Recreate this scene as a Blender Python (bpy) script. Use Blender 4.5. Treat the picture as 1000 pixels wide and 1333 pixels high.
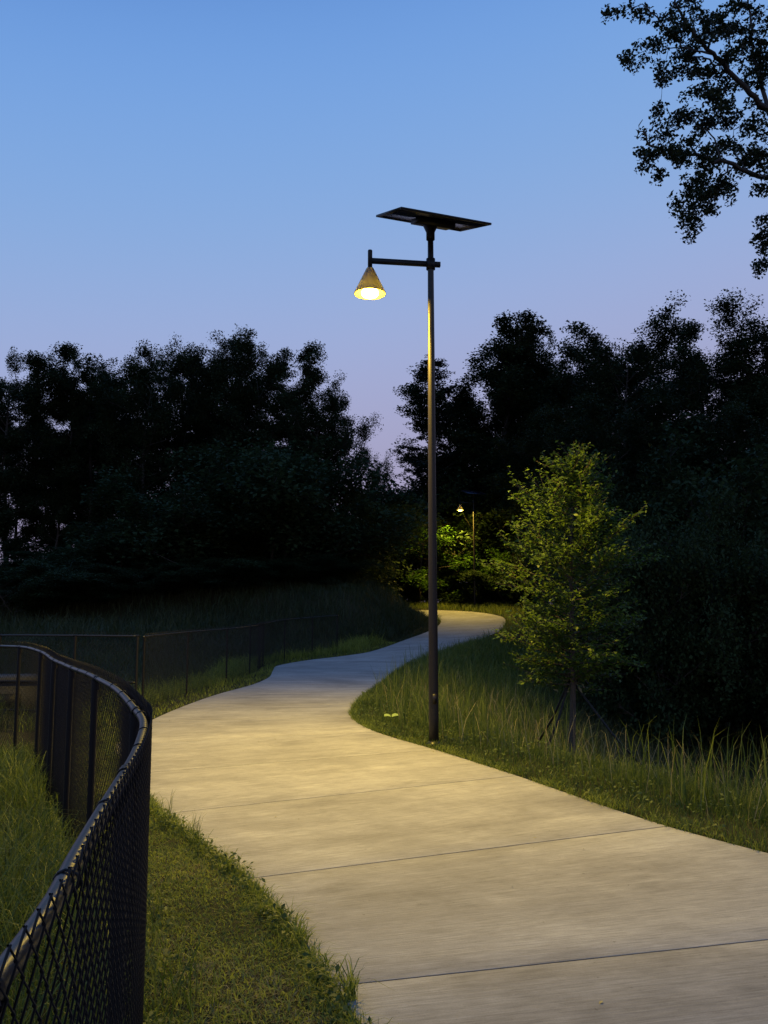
import bpy, math
import numpy as np
from mathutils import Vector

for o in list(bpy.data.objects):
    bpy.data.objects.remove(o, do_unlink=True)
scene = bpy.context.scene
COL = scene.collection
R = math.radians

# ------------------------------------------------------------------ camera
EYE = 1.6
FPX = 1100.0
PITCH = math.atan((795 - 666.5) / FPX)
cam = bpy.data.objects.new('camera', bpy.data.cameras.new('camera'))
COL.objects.link(cam)
cam.location = (0, 0, EYE)
cam.rotation_euler = (R(90) + PITCH, 0, 0)
cam.data.sensor_fit = 'VERTICAL'
cam.data.sensor_height = 24.0
cam.data.lens = 24.0 * FPX / 1333.0
cam.data.clip_start = 0.05
cam.data.clip_end = 3000
scene.camera = cam

# ------------------------------------------------------------------ sky (dusk, sun already down behind the camera)
world = bpy.data.worlds.new('World')
scene.world = world
world.use_nodes = True
nt = world.node_tree
bg = nt.nodes['Background']
tc = nt.nodes.new('ShaderNodeTexCoord')
sep = nt.nodes.new('ShaderNodeSeparateXYZ')
nt.links.new(tc.outputs['Generated'], sep.inputs[0])
ramp = nt.nodes.new('ShaderNodeValToRGB')
tilt_m = nt.nodes.new('ShaderNodeMath')
tilt_m.operation = 'MULTIPLY_ADD'
tilt_m.inputs[1].default_value = -.11
nt.links.new(sep.outputs['X'], tilt_m.inputs[0])
nt.links.new(sep.outputs['Z'], tilt_m.inputs[2])
nt.links.new(tilt_m.outputs[0], ramp.inputs[0])
cr = ramp.color_ramp
cr.interpolation = 'B_SPLINE'
stops = [(0.0, (.30, .235, .37)), (.12, (.345, .318, .485)), (.24, (.345, .372, .60)),
         (.34, (.30, .40, .68)), (.44, (.225, .39, .705)), (.54, (.178, .360, .725)),
         (.64, (.122, .300, .705)), (1.0, (.022, .075, .30))]
while len(cr.elements) < len(stops):
    cr.elements.new(.5)
for e, (p, c) in zip(cr.elements, stops):
    e.position = p
    e.color = (*c, 1)
sky = nt.nodes.new('ShaderNodeTexSky')
sky.sky_type = 'NISHITA'
sky.sun_disc = False
sky.sun_elevation = R(-2)
sky.sun_rotation = R(180)
mul = nt.nodes.new('ShaderNodeVectorMath')
mul.operation = 'SCALE'
mul.inputs['Scale'].default_value = 0.15
nt.links.new(sky.outputs[0], mul.inputs[0])
addn = nt.nodes.new('ShaderNodeVectorMath')
addn.operation = 'ADD'
nt.links.new(ramp.outputs[0], addn.inputs[0])
nt.links.new(mul.outputs[0], addn.inputs[1])
nt.links.new(addn.outputs[0], bg.inputs[0])
bg.inputs[1].default_value = 1.0

scene.view_settings.view_transform = 'Standard'
scene.view_settings.look = 'None'
scene.view_settings.exposure = 0.0
scene.view_settings.gamma = 1.0
scene.render.engine = 'CYCLES'
scene.cycles.use_denoising = True
scene.cycles.max_bounces = 6
scene.cycles.transparent_max_bounces = 6
scene.cycles.sample_clamp_indirect = 4.0
LAMP_POWER = 2500.0
DOWN = -1.0
BACK0, BACK1 = .10, .62
LAMP_COLOR = (1.0, .68, .09)


# ------------------------------------------------------------------ helpers
def tag(o, label=None, cat=None, group=None, kind=None):
    if label: o['label'] = label
    if cat: o['category'] = cat
    if group: o['group'] = group
    if kind: o['kind'] = kind
    return o


def empty(name, loc=(0, 0, 0), rz=0.0):
    o = bpy.data.objects.new(name, None)
    o.empty_display_size = .2
    o.location = loc
    o.rotation_euler = (0, 0, rz)
    COL.objects.link(o)
    return o


def make_mesh(name, V, F, mat=None, smooth=False, uv=None, tint=None):
    """V (n,3); F: list of int arrays (k,m) - each array holds faces of one size"""
    V = np.ascontiguousarray(V, dtype=np.float32)
    if isinstance(F, np.ndarray):
        F = [F]
    F = [np.asarray(f, dtype=np.int32) for f in F if len(f)]
    me = bpy.data.meshes.new(name)
    me.vertices.add(len(V))
    me.vertices.foreach_set('co', V.ravel())
    loops = np.concatenate([f.ravel() for f in F])
    tot = np.concatenate([np.full(len(f), f.shape[1], np.int32) for f in F])
    start = np.concatenate([[0], np.cumsum(tot)[:-1]]).astype(np.int32)
    me.loops.add(len(loops))
    me.loops.foreach_set('vertex_index', loops)
    me.polygons.add(len(tot))
    me.polygons.foreach_set('loop_start', start)
    me.polygons.foreach_set('loop_total', tot)
    if smooth:
        me.polygons.foreach_set('use_smooth', np.ones(len(tot), bool))
    if uv is not None:
        ul = me.uv_layers.new(name='UVMap')
        ul.data.foreach_set('uv', np.asarray(uv, np.float32)[loops].ravel())
    if tint is not None:
        at = me.attributes.new('tint', 'FLOAT', 'POINT')
        at.data.foreach_set('value', np.asarray(tint, np.float32))
    me.update(calc_edges=True)
    if mat: me.materials.append(mat)
    return me


def obj(name, me, parent=None, loc=None):
    o = bpy.data.objects.new(name, me)
    COL.objects.link(o)
    if parent: o.parent = parent
    if loc: o.location = loc
    return o


class Geo:
    """collects simple shapes into one mesh"""
    def __init__(s): s.v = []; s.q = []; s.t = []; s.n = 0
    def add(s, V, Q=(), T=()):
        s.v.append(np.asarray(V, float))
        if len(Q): s.q.append(np.asarray(Q) + s.n)
        if len(T): s.t.append(np.asarray(T) + s.n)
        s.n += len(V)
    def box(s, c, d, rz=0.0, mat3=None):
        x, y, z = (np.array(d) / 2)
        V = np.array([(a * x, b * y, e * z) for e in (-1, 1) for a, b in ((-1, -1), (1, -1), (1, 1), (-1, 1))], float)
        if mat3 is not None: V = V @ np.array(mat3).T
        if rz:
            cz, sz = math.cos(rz), math.sin(rz)
            V = V @ np.array([[cz, -sz, 0], [sz, cz, 0], [0, 0, 1]]).T
        s.add(V + np.array(c), [(0, 3, 2, 1), (4, 5, 6, 7), (0, 1, 5, 4), (1, 2, 6, 5), (2, 3, 7, 6), (3, 0, 4, 7)])
    def tube(s, pts, rad, n=12, cap=True):
        pts = np.asarray(pts, float); m = len(pts)
        rad = np.broadcast_to(np.asarray(rad, float), (m,))
        tan = np.gradient(pts, axis=0); tan /= np.linalg.norm(tan, axis=1)[:, None] + 1e-9
        up = np.array([0, 0, 1.0]) if abs(tan[:, 2]).mean() < .8 else np.array([1.0, 0, 0])
        a = np.cross(tan, up); a /= np.linalg.norm(a, axis=1)[:, None] + 1e-9
        b = np.cross(a, tan)
        ang = np.arange(n) * 2 * math.pi / n
        V = pts[:, None] + rad[:, None, None] * (np.cos(ang)[None, :, None] * a[:, None] + np.sin(ang)[None, :, None] * b[:, None])
        V = V.reshape(-1, 3)
        i = np.arange(m - 1)[:, None] * n; k = np.arange(n)[None]; k2 = (k + 1) % n
        Q = np.stack([i + k, i + n + k, i + n + k2, i + k2], -1).reshape(-1, 4)
        T = []
        if cap:
            V = np.vstack([V, pts[0], pts[-1]]); c0 = m * n; c1 = c0 + 1
            for j in range(n):
                T.append((c0, j, (j + 1) % n)); T.append((c1, (m - 1) * n + (j + 1) % n, (m - 1) * n + j))
        s.add(V, Q, T)
    def lathe(s, c, prof, n=32):
        ang = np.arange(n) * 2 * math.pi / n
        V = np.array([(c[0] + r * math.cos(a), c[1] + r * math.sin(a), c[2] + z) for r, z in prof for a in ang])
        m = len(prof); i = np.arange(m - 1)[:, None] * n; k = np.arange(n)[None]; k2 = (k + 1) % n
        s.add(V, np.stack([i + k, i + k2, i + n + k2, i + n + k], -1).reshape(-1, 4))
    def mesh(s, name, mat, smooth=False):
        F = []
        if s.q: F.append(np.concatenate(s.q))
        if s.t: F.append(np.concatenate(s.t))
        return make_mesh(name, np.concatenate(s.v), F, mat, smooth)


def smoothstep(a, b, x):
    t = np.clip((np.asarray(x, float) - a) / (b - a), 0, 1)
    return t * t * (3 - 2 * t)


def at_px(px, py, Y):
    """a point at distance Y along the view through a place seen in the photograph (for setting out distances and heights)"""
    c, s = math.cos(PITCH), math.sin(PITCH)
    u = (px - 500) / FPX; v = (666.5 - py) / FPX
    d = np.array([u, c - v * s, s + v * c])
    return d * (Y / d[1]) + np.array([0, 0, EYE])


# ------------------------------------------------------------------ materials
def new_mat(name):
    m = bpy.data.materials.new(name); m.use_nodes = True
    n = m.node_tree.nodes; l = m.node_tree.links
    return m, n, l, n['Principled BSDF']


def simple(name, col, rough=.5, metal=0.0, spec=.5, bump=0.0, bscale=60, var=0.0):
    m, n, l, p = new_mat(name)
    p.inputs['Base Color'].default_value = (*col, 1)
    p.inputs['Roughness'].default_value = rough
    p.inputs['Metallic'].default_value = metal
    p.inputs['Specular IOR Level'].default_value = spec
    if bump or var:
        no = n.new('ShaderNodeTexNoise'); no.inputs['Scale'].default_value = bscale; no.inputs['Detail'].default_value = 5
        g = n.new('ShaderNodeNewGeometry'); l.new(g.outputs['Position'], no.inputs['Vector'])
        if bump:
            b = n.new('ShaderNodeBump'); b.inputs['Strength'].default_value = bump; b.inputs['Distance'].default_value = .005
            l.new(no.outputs['Fac'], b.inputs['Height']); l.new(b.outputs[0], p.inputs['Normal'])
        if var:
            r = n.new('ShaderNodeValToRGB')
            r.color_ramp.elements[0].position = .3; r.color_ramp.elements[1].position = .7
            r.color_ramp.elements[0].color = (*[c * (1 - var) for c in col], 1)
            r.color_ramp.elements[1].color = (*[min(1, c * (1 + var)) for c in col], 1)
            l.new(no.outputs['Fac'], r.inputs[0]); l.new(r.outputs[0], p.inputs['Base Color'])
    return m


def leaf_mat(name, dark, light, trans=.35, rough=.5, spec=.3):
    m, n, l, p = new_mat(name)
    at = n.new('ShaderNodeAttribute'); at.attribute_name = 'tint'
    mx = n.new('ShaderNodeMix'); mx.data_type = 'RGBA'
    mx.inputs[6].default_value = (*dark, 1); mx.inputs[7].default_value = (*light, 1)
    l.new(at.outputs['Fac'], mx.inputs[0])
    l.new(mx.outputs[2], p.inputs['Base Color'])
    p.inputs['Roughness'].default_value = rough
    p.inputs['Specular IOR Level'].default_value = spec
    tr = n.new('ShaderNodeBsdfTranslucent'); l.new(mx.outputs[2], tr.inputs[0])
    ms = n.new('ShaderNodeMixShader'); ms.inputs[0].default_value = trans
    l.new(p.outputs[0], ms.inputs[1]); l.new(tr.outputs[0], ms.inputs[2])
    l.new(ms.outputs[0], n['Material Output'].inputs[0])
    return m


def concrete_mat():
    m, n, l, p = new_mat('broomed_concrete')
    uv = n.new('ShaderNodeUVMap')
    def noise(scale3, detail=4, sc=1.0, rough=.6, dist=0.0):
        mp = n.new('ShaderNodeMapping'); mp.inputs['Scale'].default_value = scale3
        l.new(uv.outputs[0], mp.inputs[0])
        no = n.new('ShaderNodeTexNoise'); no.inputs['Scale'].default_value = sc
        no.inputs['Detail'].default_value = detail; no.inputs['Roughness'].default_value = rough; no.inputs['Distortion'].default_value = dist
        l.new(mp.outputs[0], no.inputs['Vector'])
        return no.outputs['Fac']
    def ramp2(fac, p0, c0, p1, c1):
        r = n.new('ShaderNodeValToRGB')
        r.color_ramp.elements[0].position = p0; r.color_ramp.elements[0].color = (*c0, 1)
        r.color_ramp.elements[1].position = p1; r.color_ramp.elements[1].color = (*c1, 1)
        l.new(fac, r.inputs[0]); return r.outputs[0]
    def mulc(a, b, f=1.0):
        x = n.new('ShaderNodeMix'); x.data_type = 'RGBA'; x.blend_type = 'MULTIPLY'; x.inputs[0].default_value = f
        l.new(a, x.inputs[6]); l.new(b, x.inputs[7]); return x.outputs[2]
    base = ramp2(noise((.55, .4, 1), 5, 1.3), .36, (.285, .275, .258), .64, (.41, .398, .372))
    bands = ramp2(noise((3.6, .10, 1), 3, 1.0), .38, (.91, .907, .905), .60, (1.03, 1.03, 1.025))
    fine = ramp2(noise((80, 3.5, 1), 4, 1.0, .78), .34, (.62, .62, .62), .66, (1.15, 1.15, 1.15))
    mott = ramp2(noise((8, 6, 1), 8, 1.0, .78), .36, (.88, .88, .875), .60, (1.04, 1.04, 1.04))
    grit = ramp2(noise((160, 160, 1), 3, 1.0), .28, (.70, .70, .70), .52, (1, 1, 1))
    stain = ramp2(noise((1.5, .75, 1), 8, 1.0, .68, .4), .38, (.82, .815, .81), .50, (1, 1, 1))
    pale = ramp2(noise((1.2, .6, 1), 7, 1.7, .7, .6), .52, (1, 1, 1), .66, (1.16, 1.155, 1.14))
    smear = ramp2(noise((9.0, .9, 1), 6, 1.0, .75, .3), .38, (.95, .95, .945), .58, (1.03, 1.03, 1.03))
    speck = ramp2(noise((26, 26, 1), 2, 1.0), .24, (.45, .43, .40), .30, (1, 1, 1))
    c = mulc(base, bands); c = mulc(c, fine, .8); c = mulc(c, grit, .75); c = mulc(c, mott, .9); c = mulc(c, stain, .85); c = mulc(c, pale, .8); c = mulc(c, smear, .9); c = mulc(c, speck, .7)
    oi = n.new('ShaderNodeObjectInfo')
    c = mulc(c, ramp2(oi.outputs['Random'], 0.0, (.90, .90, .905), 1.0, (1.05, 1.045, 1.03)))
    l.new(c, p.inputs['Base Color'])
    p.inputs['Roughness'].default_value = .82
    p.inputs['Specular IOR Level'].default_value = .3
    b = n.new('ShaderNodeBump'); b.inputs['Strength'].default_value = .55; b.inputs['Distance'].default_value = .004
    l.new(noise((85, 1.8, 1), 4, 1.0), b.inputs['Height'])
    b2 = n.new('ShaderNodeBump'); b2.inputs['Strength'].default_value = .25; b2.inputs['Distance'].default_value = .02
    l.new(noise((3.0, 1.2, 1), 4, 1.0), b2.inputs['Height'])
    l.new(b2.outputs[0], b.inputs['Normal']); l.new(b.outputs[0], p.inputs['Normal'])
    return m


def ground_mat():
    m, n, l, p = new_mat('soil_and_thatch')
    g = n.new('ShaderNodeNewGeometry')
    def noise(sc, d=5):
        no = n.new('ShaderNodeTexNoise'); no.inputs['Scale'].default_value = sc; no.inputs['Detail'].default_value = d
        l.new(g.outputs['Position'], no.inputs['Vector']); return no.outputs['Fac']
    r = n.new('ShaderNodeValToRGB')
    e = r.color_ramp.elements
    e[0].position = .3; e[0].color = (.018, .020, .009, 1)
    e[1].position = .72; e[1].color = (.055, .046, .024, 1)
    k = e.new(.5); k.color = (.032, .033, .014, 1)
    l.new(noise(.35, 8), r.inputs[0])
    r2 = n.new('ShaderNodeValToRGB'); r2.color_ramp.elements[0].position = .3; r2.color_ramp.elements[1].position = .7
    r2.color_ramp.elements[0].color = (.45, .45, .45, 1); r2.color_ramp.elements[1].color = (1.2, 1.2, 1.2, 1)
    l.new(noise(18, 8), r2.inputs[0])
    x = n.new('ShaderNodeMix'); x.data_type = 'RGBA'; x.blend_type = 'MULTIPLY'; x.inputs[0].default_value = 1
    l.new(r.outputs[0], x.inputs[6]); l.new(r2.outputs[0], x.inputs[7]); l.new(x.outputs[2], p.inputs['Base Color'])
    p.inputs['Roughness'].default_value = .95; p.inputs['Specular IOR Level'].default_value = .1
    b = n.new('ShaderNodeBump'); b.inputs['Strength'].default_value = .8; b.inputs['Distance'].default_value = .03
    l.new(noise(30, 8), b.inputs['Height']); l.new(b.outputs[0], p.inputs['Normal'])
    return m


M_CONC = concrete_mat()
M_GROUND = ground_mat()
M_JOINT = simple('joint_dirt', (.065, .056, .045), .95, spec=0.0, var=.4, bscale=25)
M_GRASS = leaf_mat('grass_blade', (.062, .105, .014), (.31, .355, .064), .48)
M_DRY = leaf_mat('dry_grass_blade', (.16, .14, .06), (.42, .37, .19), .4)
M_TALL = leaf_mat('tall_grass_blade', (.036, .070, .010), (.175, .215, .040), .45)
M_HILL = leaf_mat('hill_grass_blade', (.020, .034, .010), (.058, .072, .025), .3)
M_WEED = leaf_mat('weed_leaf', (.04, .07, .013), (.12, .16, .036), .35, .6)
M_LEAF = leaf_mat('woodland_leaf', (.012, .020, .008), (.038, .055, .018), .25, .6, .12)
M_LEAFB = leaf_mat('shrub_leaf', (.016, .029, .011), (.042, .068, .025), .3, .6, .1)
M_SAP = leaf_mat('sapling_leaf', (.016, .046, .006), (.055, .115, .016), .4, .5, .2)
M_YOUNG = leaf_mat('young_tree_leaf', (.040, .080, .011), (.130, .195, .028), .45, .5)
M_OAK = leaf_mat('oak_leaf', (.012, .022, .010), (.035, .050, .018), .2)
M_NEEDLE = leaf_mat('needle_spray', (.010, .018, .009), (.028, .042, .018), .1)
M_BARK = simple('bark', (.045, .036, .028), .9, bump=.8, bscale=30, var=.35)
M_BARKY = simple('young_bark', (.055, .044, .032), .85, bump=.5, bscale=60, var=.3)
M_VINYL = simple('black_vinyl_wire', (.006, .006, .007), .42, spec=.25)
M_RAIL = simple('black_vinyl_rail', (.010, .010, .011), .38, spec=.5, bump=.15, bscale=90)
M_POLE = simple('bronze_painted_pole', (.015, .012, .009), .40, spec=.35, bump=.08, bscale=120)
M_BLACK = simple('black_painted_steel', (.010, .010, .010), .55, spec=.3, var=.2, bscale=20)
M_STRAP = simple('black_guy_strap', (.010, .010, .010), .8)


# ------------------------------------------------------------------ ground shape
HY = [0, 18, 24, 27, 30, 33, 37, 40, 43, 46, 48, 52, 60, 90, 400]
HZ = [0, 0, .04, .18, .32, .47, .69, .98, 1.28, 1.58, 1.76, 1.92, 2.05, 2.3, 2.3]
PAIRS = [((1.9, -3.0), (5.0, -2.2)), ((1.45, -1.35), (4.75, -.6)), ((.9, .35), (4.4, 1.1)), ((.36, 2.1), (3.92, 2.95)),
         ((-.21, 3.84), (3.28, 4.70)), ((-.81, 5.31), (2.12, 6.55)), ((-1.75, 6.94), (1.30, 8.50)),
         ((-2.50, 8.6), (.60, 10.05)), ((-3.24, 10.4), (-.12, 11.55)), ((-3.42, 12.5), (-.49, 13.1)),
         ((-3.38, 14.6), (-.50, 14.8)), ((-3.2, 16.7), (-.36, 16.6)), ((-2.86, 18.7), (-.12, 18.4)),
         ((-2.76, 20.6), (.08, 20.2)), ((-2.93, 22.6), (.30, 22.1)), ((-3.0, 24.2), (.62, 23.9)),
         ((-2.41, 25.6), (1.15, 25.6)), ((-1.46, 26.8), (1.75, 27.3)), ((-.61, 28.1), (2.35, 29.0)),
         ((-.05, 29.8), (2.95, 30.8)), ((.45, 31.7), (3.6, 32.8)), ((1.0, 33.8), (4.3, 35.0)),
         ((1.62, 36.0), (5.05, 37.2)), ((2.2, 38.1), (5.6, 39.5)), ((2.62, 40.0), (5.95, 41.8)),
         ((2.75, 41.5), (5.9, 43.6)), ((2.45, 42.6), (5.0, 45.4)), ((1.6, 43.2), (3.5, 46.4)),
         ((-.2, 43.4), (1.0, 46.8)), ((-2.2, 43.4), (-1.6, 46.8)), ((-4.4, 43.2), (-4.0, 46.6))]
PL = np.array([p[0] for p in PAIRS]); PR = np.array([p[1] for p in PAIRS])


def catmull(P, sub):
    P = np.asarray(P, float); out = []
    Q = np.vstack([2 * P[0] - P[1], P, 2 * P[-1] - P[-2]])
    for i in range(len(P) - 1):
        p0, p1, p2, p3 = Q[i:i + 4]
        for t in np.arange(sub) / sub:
            out.append(.5 * (2 * p1 + (p2 - p0) * t + (2 * p0 - 5 * p1 + 4 * p2 - p3) * t * t + (3 * p1 - p0 - 3 * p2 + p3) * t ** 3))
    out.append(P[-1])
    return np.array(out)


SUB = 6
EL = catmull(PL, SUB); ER = catmull(PR, SUB)
nl = 24 * SUB
LY, LX = EL[:nl, 1], EL[:nl, 0]
nr = 25 * SUB
RY, RX = ER[:nr, 1], ER[:nr, 0]


_hy = np.linspace(-20, 420, 4401)
_hz = np.convolve(np.pad(np.interp(_hy, HY, HZ), 15, mode='edge'), np.ones(31) / 31, 'valid')


def hpath(y): return np.interp(y, _hy, _hz)


def pits(x, y):
    return (np.sin(x * 1.7 + y * .9) * np.sin(y * 1.3 - x * .6) * .5 + np.sin(x * 3.9 - y * 2.7 + 1) * .25) * .05


def left_off(x, y): return np.interp(y, LY, LX) - x
def right_off(x, y): return x - np.interp(y, RY, RX)


def ground(x, y):
    x = np.asarray(x, float); y = np.asarray(y, float)
    z = hpath(y) - .006 - .02 * (np.maximum(left_off(x, y), right_off(x, y)) < -.15)
    dl = left_off(x, y); dr = right_off(x, y)
    off = smoothstep(.2, 1.5, np.maximum(dl, dr))
    z = z + pits(x, y) * off
    # bank to the left of the far bend, hill behind the far fence
    hill = .6 * smoothstep(1.2, 7.5, dl) * smoothstep(15, 28, y) * (1 - smoothstep(39.5, 42.6, y) * (1 - smoothstep(46.9, 51, y)))
    bank = 1.75 * smoothstep(.1, 3.0, dl) * smoothstep(30, 36, y) * (1 - smoothstep(39.5, 42.4, y))
    z = z + np.where(dl > 0, np.maximum(hill, bank) + .35 * np.minimum(hill, bank), 0)
    # basin inside the near fence
    z = z - np.where(dl > 0, .22 * smoothstep(2.0, 6.5, dl) * (1 - smoothstep(13, 18, y)), 0)
    # the slope to the right falls away
    z = z - np.where(dr > 0, 2.3 * smoothstep(.45, 8.5, dr) * (1 - smoothstep(30, 44, y) * .75), 0)
    # wide view: gentle far field
    return z


def inside_path(x, y, grow=0.0):
    poly = np.vstack([EL, ER[::-1]])
    res = np.zeros(len(x), bool)
    xa, ya = poly[:, 0], poly[:, 1]
    xb, yb = np.roll(xa, -1), np.roll(ya, -1)
    for i in range(len(poly)):
        if ya[i] == yb[i]: continue
        c = ((ya[i] > y) != (yb[i] > y)) & (x < (xb[i] - xa[i]) * (y - ya[i]) / (yb[i] - ya[i]) + xa[i])
        res ^= c
    return res


def build_terrain():
    xs = np.unique(np.concatenate([np.linspace(-900, -60, 15), np.linspace(-60, -14, 24), np.linspace(-14, 14, 141), np.linspace(14, 60, 24), np.linspace(60, 900, 15)]))
    ys = np.unique(np.concatenate([np.linspace(-300, -8, 12), np.linspace(-8, 50, 233), np.linspace(50, 100, 26), np.linspace(100, 1500, 16)]))
    X, Y = np.meshgrid(xs, ys)
    Z = ground(X.ravel(), Y.ravel())
    ins = inside_path(X.ravel(), Y.ravel())
    Z = np.where(ins, Z - .05, Z)
    V = np.stack([X.ravel(), Y.ravel(), Z], 1)
    nx = len(xs); i = np.arange(len(ys) - 1)[:, None] * nx; j = np.arange(nx - 1)[None]
    Q = np.stack([i + j, i + j + 1, i + nx + j + 1, i + nx + j], -1).reshape(-1, 4)
    o = obj('ground', make_mesh('ground', V, Q, M_GROUND, True))
    tag(o, 'grassy soil falling and rising on both sides of the path', 'ground', kind='structure')


build_terrain()


# ------------------------------------------------------------------ path of concrete slabs
def build_path():
    n = len(EL)
    V = []
    for a, b in zip(EL + (ER - EL) * .004, ER - (ER - EL) * .004):
        for p in (a, b):
            V.append((p[0], p[1], hpath(p[1]) - (.0026 if p[1] < 16 else .012)))
    Q = [(2 * i, 2 * i + 1, 2 * i + 3, 2 * i + 2) for i in range(n - 1)]
    root = obj('path', make_mesh('path', V, np.array(Q), M_JOINT))
    tag(root, 'pale concrete footpath winding uphill between grass verges', 'path', kind='structure')
    cen = (EL + ER) / 2
    arc = np.concatenate([[0], np.cumsum(np.linalg.norm(np.diff(cen, axis=0), axis=1))])
    rng = np.random.default_rng(3)
    for s in range(len(PAIRS) - 1):
        sub = 8
        ii = np.linspace(s * SUB, (s + 1) * SUB, sub + 1)
        # gap at each joint, slightly eased edge
        L = arc[(s + 1) * SUB] - arc[s * SUB]
        g = .0036 / L * SUB
        e = .006 / L * SUB
        ii = np.concatenate([[ii[0] + g, ii[0] + g + e], ii[1:-1], [ii[-1] - g - e, ii[-1] - g]])
        lx = np.stack([np.interp(ii, np.arange(n), EL[:, k]) for k in (0, 1)], 1)
        rx = np.stack([np.interp(ii, np.arange(n), ER[:, k]) for k in (0, 1)], 1)
        aa = np.interp(ii, np.arange(n), arc)
        w = np.linalg.norm(rx - lx, axis=1)
        cols = np.array([0, .002, .12, .3, .5, .7, .88, .998, 1.0])
        V, UV = [], []
        off = rng.uniform(0, 20)
        lift = rng.uniform(-.0003, .0003)
        for r in range(len(ii)):
            for k, c in enumerate(cols):
                p = lx[r] * (1 - c) + rx[r] * c
                edge = (r in (0, len(ii) - 1)) or k in (0, len(cols) - 1)
                z = hpath(p[1]) + lift - (.0015 if edge else 0)
                V.append((p[0], p[1], z)); UV.append((aa[r] + off, c * w[r] + off * .37))
        nr_, nc = len(ii), len(cols)
        i = np.arange(nr_ - 1)[:, None] * nc; j = np.arange(nc - 1)[None]
        Q = np.stack([i + j, i + j + 1, i + nc + j + 1, i + nc + j], -1).reshape(-1, 4).tolist()
        # skirt
        ring = [k for k in range(nc)] + [r * nc + nc - 1 for r in range(1, nr_)] + [(nr_ - 1) * nc + k for k in range(nc - 2, -1, -1)] + [r * nc for r in range(nr_ - 2, 0, -1)]
        b0 = len(V)
        for k in ring:
            V.append((V[k][0], V[k][1], V[k][2] - .10)); UV.append(UV[k])
        m = len(ring)
        for k in range(m):
            Q.append((ring[(k + 1) % m], ring[k], b0 + k, b0 + (k + 1) % m))
        me = make_mesh('slab', V, np.array(Q), M_CONC, False, UV)
        me.materials.append(M_JOINT)                       # soil-stained sides
        mi = np.zeros(len(Q), np.int32); mi[-m:] = 1
        me.polygons.foreach_set('material_index', mi)
        obj('slab', me, root)


build_path()


# ------------------------------------------------------------------ vegetation generators
class Tree:
    def __init__(s, seed):
        s.r = np.random.default_rng(seed); s.br = []; s.cl = []
    def branch(s, pts, r0, r1): s.br.append((np.asarray(pts, float), r0, r1))
    def curve(s, p, d, L, n=4, up=.0, wob=.12):
        pts = [np.array(p, float)]; d = np.array(d, float); d /= np.linalg.norm(d)
        for k in range(n):
            d = d + s.r.normal(0, wob, 3) + np.array([0, 0, up]); d /= np.linalg.norm(d)
            pts.append(pts[-1] + d * L / n)
        return np.array(pts)
    def wood(s, name, mat, sides=5):
        V, Q, off = [], [], 0
        for pts, r0, r1 in s.br:
            m = len(pts); n = sides if r0 > .03 else 3
            rad = np.linspace(r0, r1, m)
            tan = np.gradient(pts, axis=0); tan /= np.linalg.norm(tan, axis=1)[:, None] + 1e-9
            up = np.array([0, 0, 1.0]) if abs(tan[:, 2]).mean() < .8 else np.array([1.0, 0, 0])
            a = np.cross(tan, up); a /= np.linalg.norm(a, axis=1)[:, None] + 1e-9
            b = np.cross(a, tan)
            ang = np.arange(n) * 2 * math.pi / n
            V.append((pts[:, None] + rad[:, None, None] * (np.cos(ang)[None, :, None] * a[:, None] + np.sin(ang)[None, :, None] * b[:, None])).reshape(-1, 3))
            i = np.arange(m - 1)[:, None] * n; k = np.arange(n)[None]; k2 = (k + 1) % n
            Q.append(np.stack([i + k, i + n + k, i + n + k2, i + k2], -1).reshape(-1, 4) + off)
            off += m * n
        return make_mesh(name, np.concatenate(V), np.concatenate(Q), mat, True)
    def leaves(s, name, mat, per, size, asp=.55, spread=.3, flat=.7, tilt=.6):
        C = np.array(s.cl)
        n = np.maximum(1, s.r.poisson(per, len(C)))
        c = np.repeat(C[:, :3], n, axis=0); cr_ = np.repeat(C[:, 3], n)
        return leaf_cloud(s.r, name, mat, c + ball(s.r, len(c)) * np.array([1, 1, flat]) * (1.75 * spread * cr_)[:, None], size, asp, tilt,
                          np.repeat(s.r.uniform(0, 1, len(C)), n))


def ball(r, n):
    v = r.normal(0, 1, (n, 3)); v /= np.linalg.norm(v, axis=1)[:, None]
    return v * (r.uniform(0, 1, n) ** .45)[:, None]


def leaf_cloud(r, name, mat, c, size, asp, tilt, ctint=None):
    N = len(c)
    nrm = np.stack([r.normal(0, tilt, N), r.normal(0, tilt, N), np.ones(N)], 1); nrm /= np.linalg.norm(nrm, axis=1)[:, None]
    a = r.normal(0, 1, (N, 3)); a -= (a * nrm).sum(1)[:, None] * nrm; a /= np.linalg.norm(a, axis=1)[:, None]
    b = np.cross(nrm, a)
    L = size * r.uniform(.65, 1.3, N)[:, None]; W = L * asp
    droop = nrm * L * .12
    V = np.stack([c - a * L / 2 - droop, c + b * W / 2 - a * L * .06, c + a * L / 2 - droop, c - b * W / 2 - a * L * .06], 1).reshape(-1, 3)
    t = r.uniform(0, 1, N) if ctint is None else np.clip(.55 * ctint + .45 * r.uniform(0, 1, N), 0, 1)
    return make_mesh(name, V, np.arange(4 * N).reshape(N, 4), mat, False, None, np.repeat(t, 4))


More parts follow.
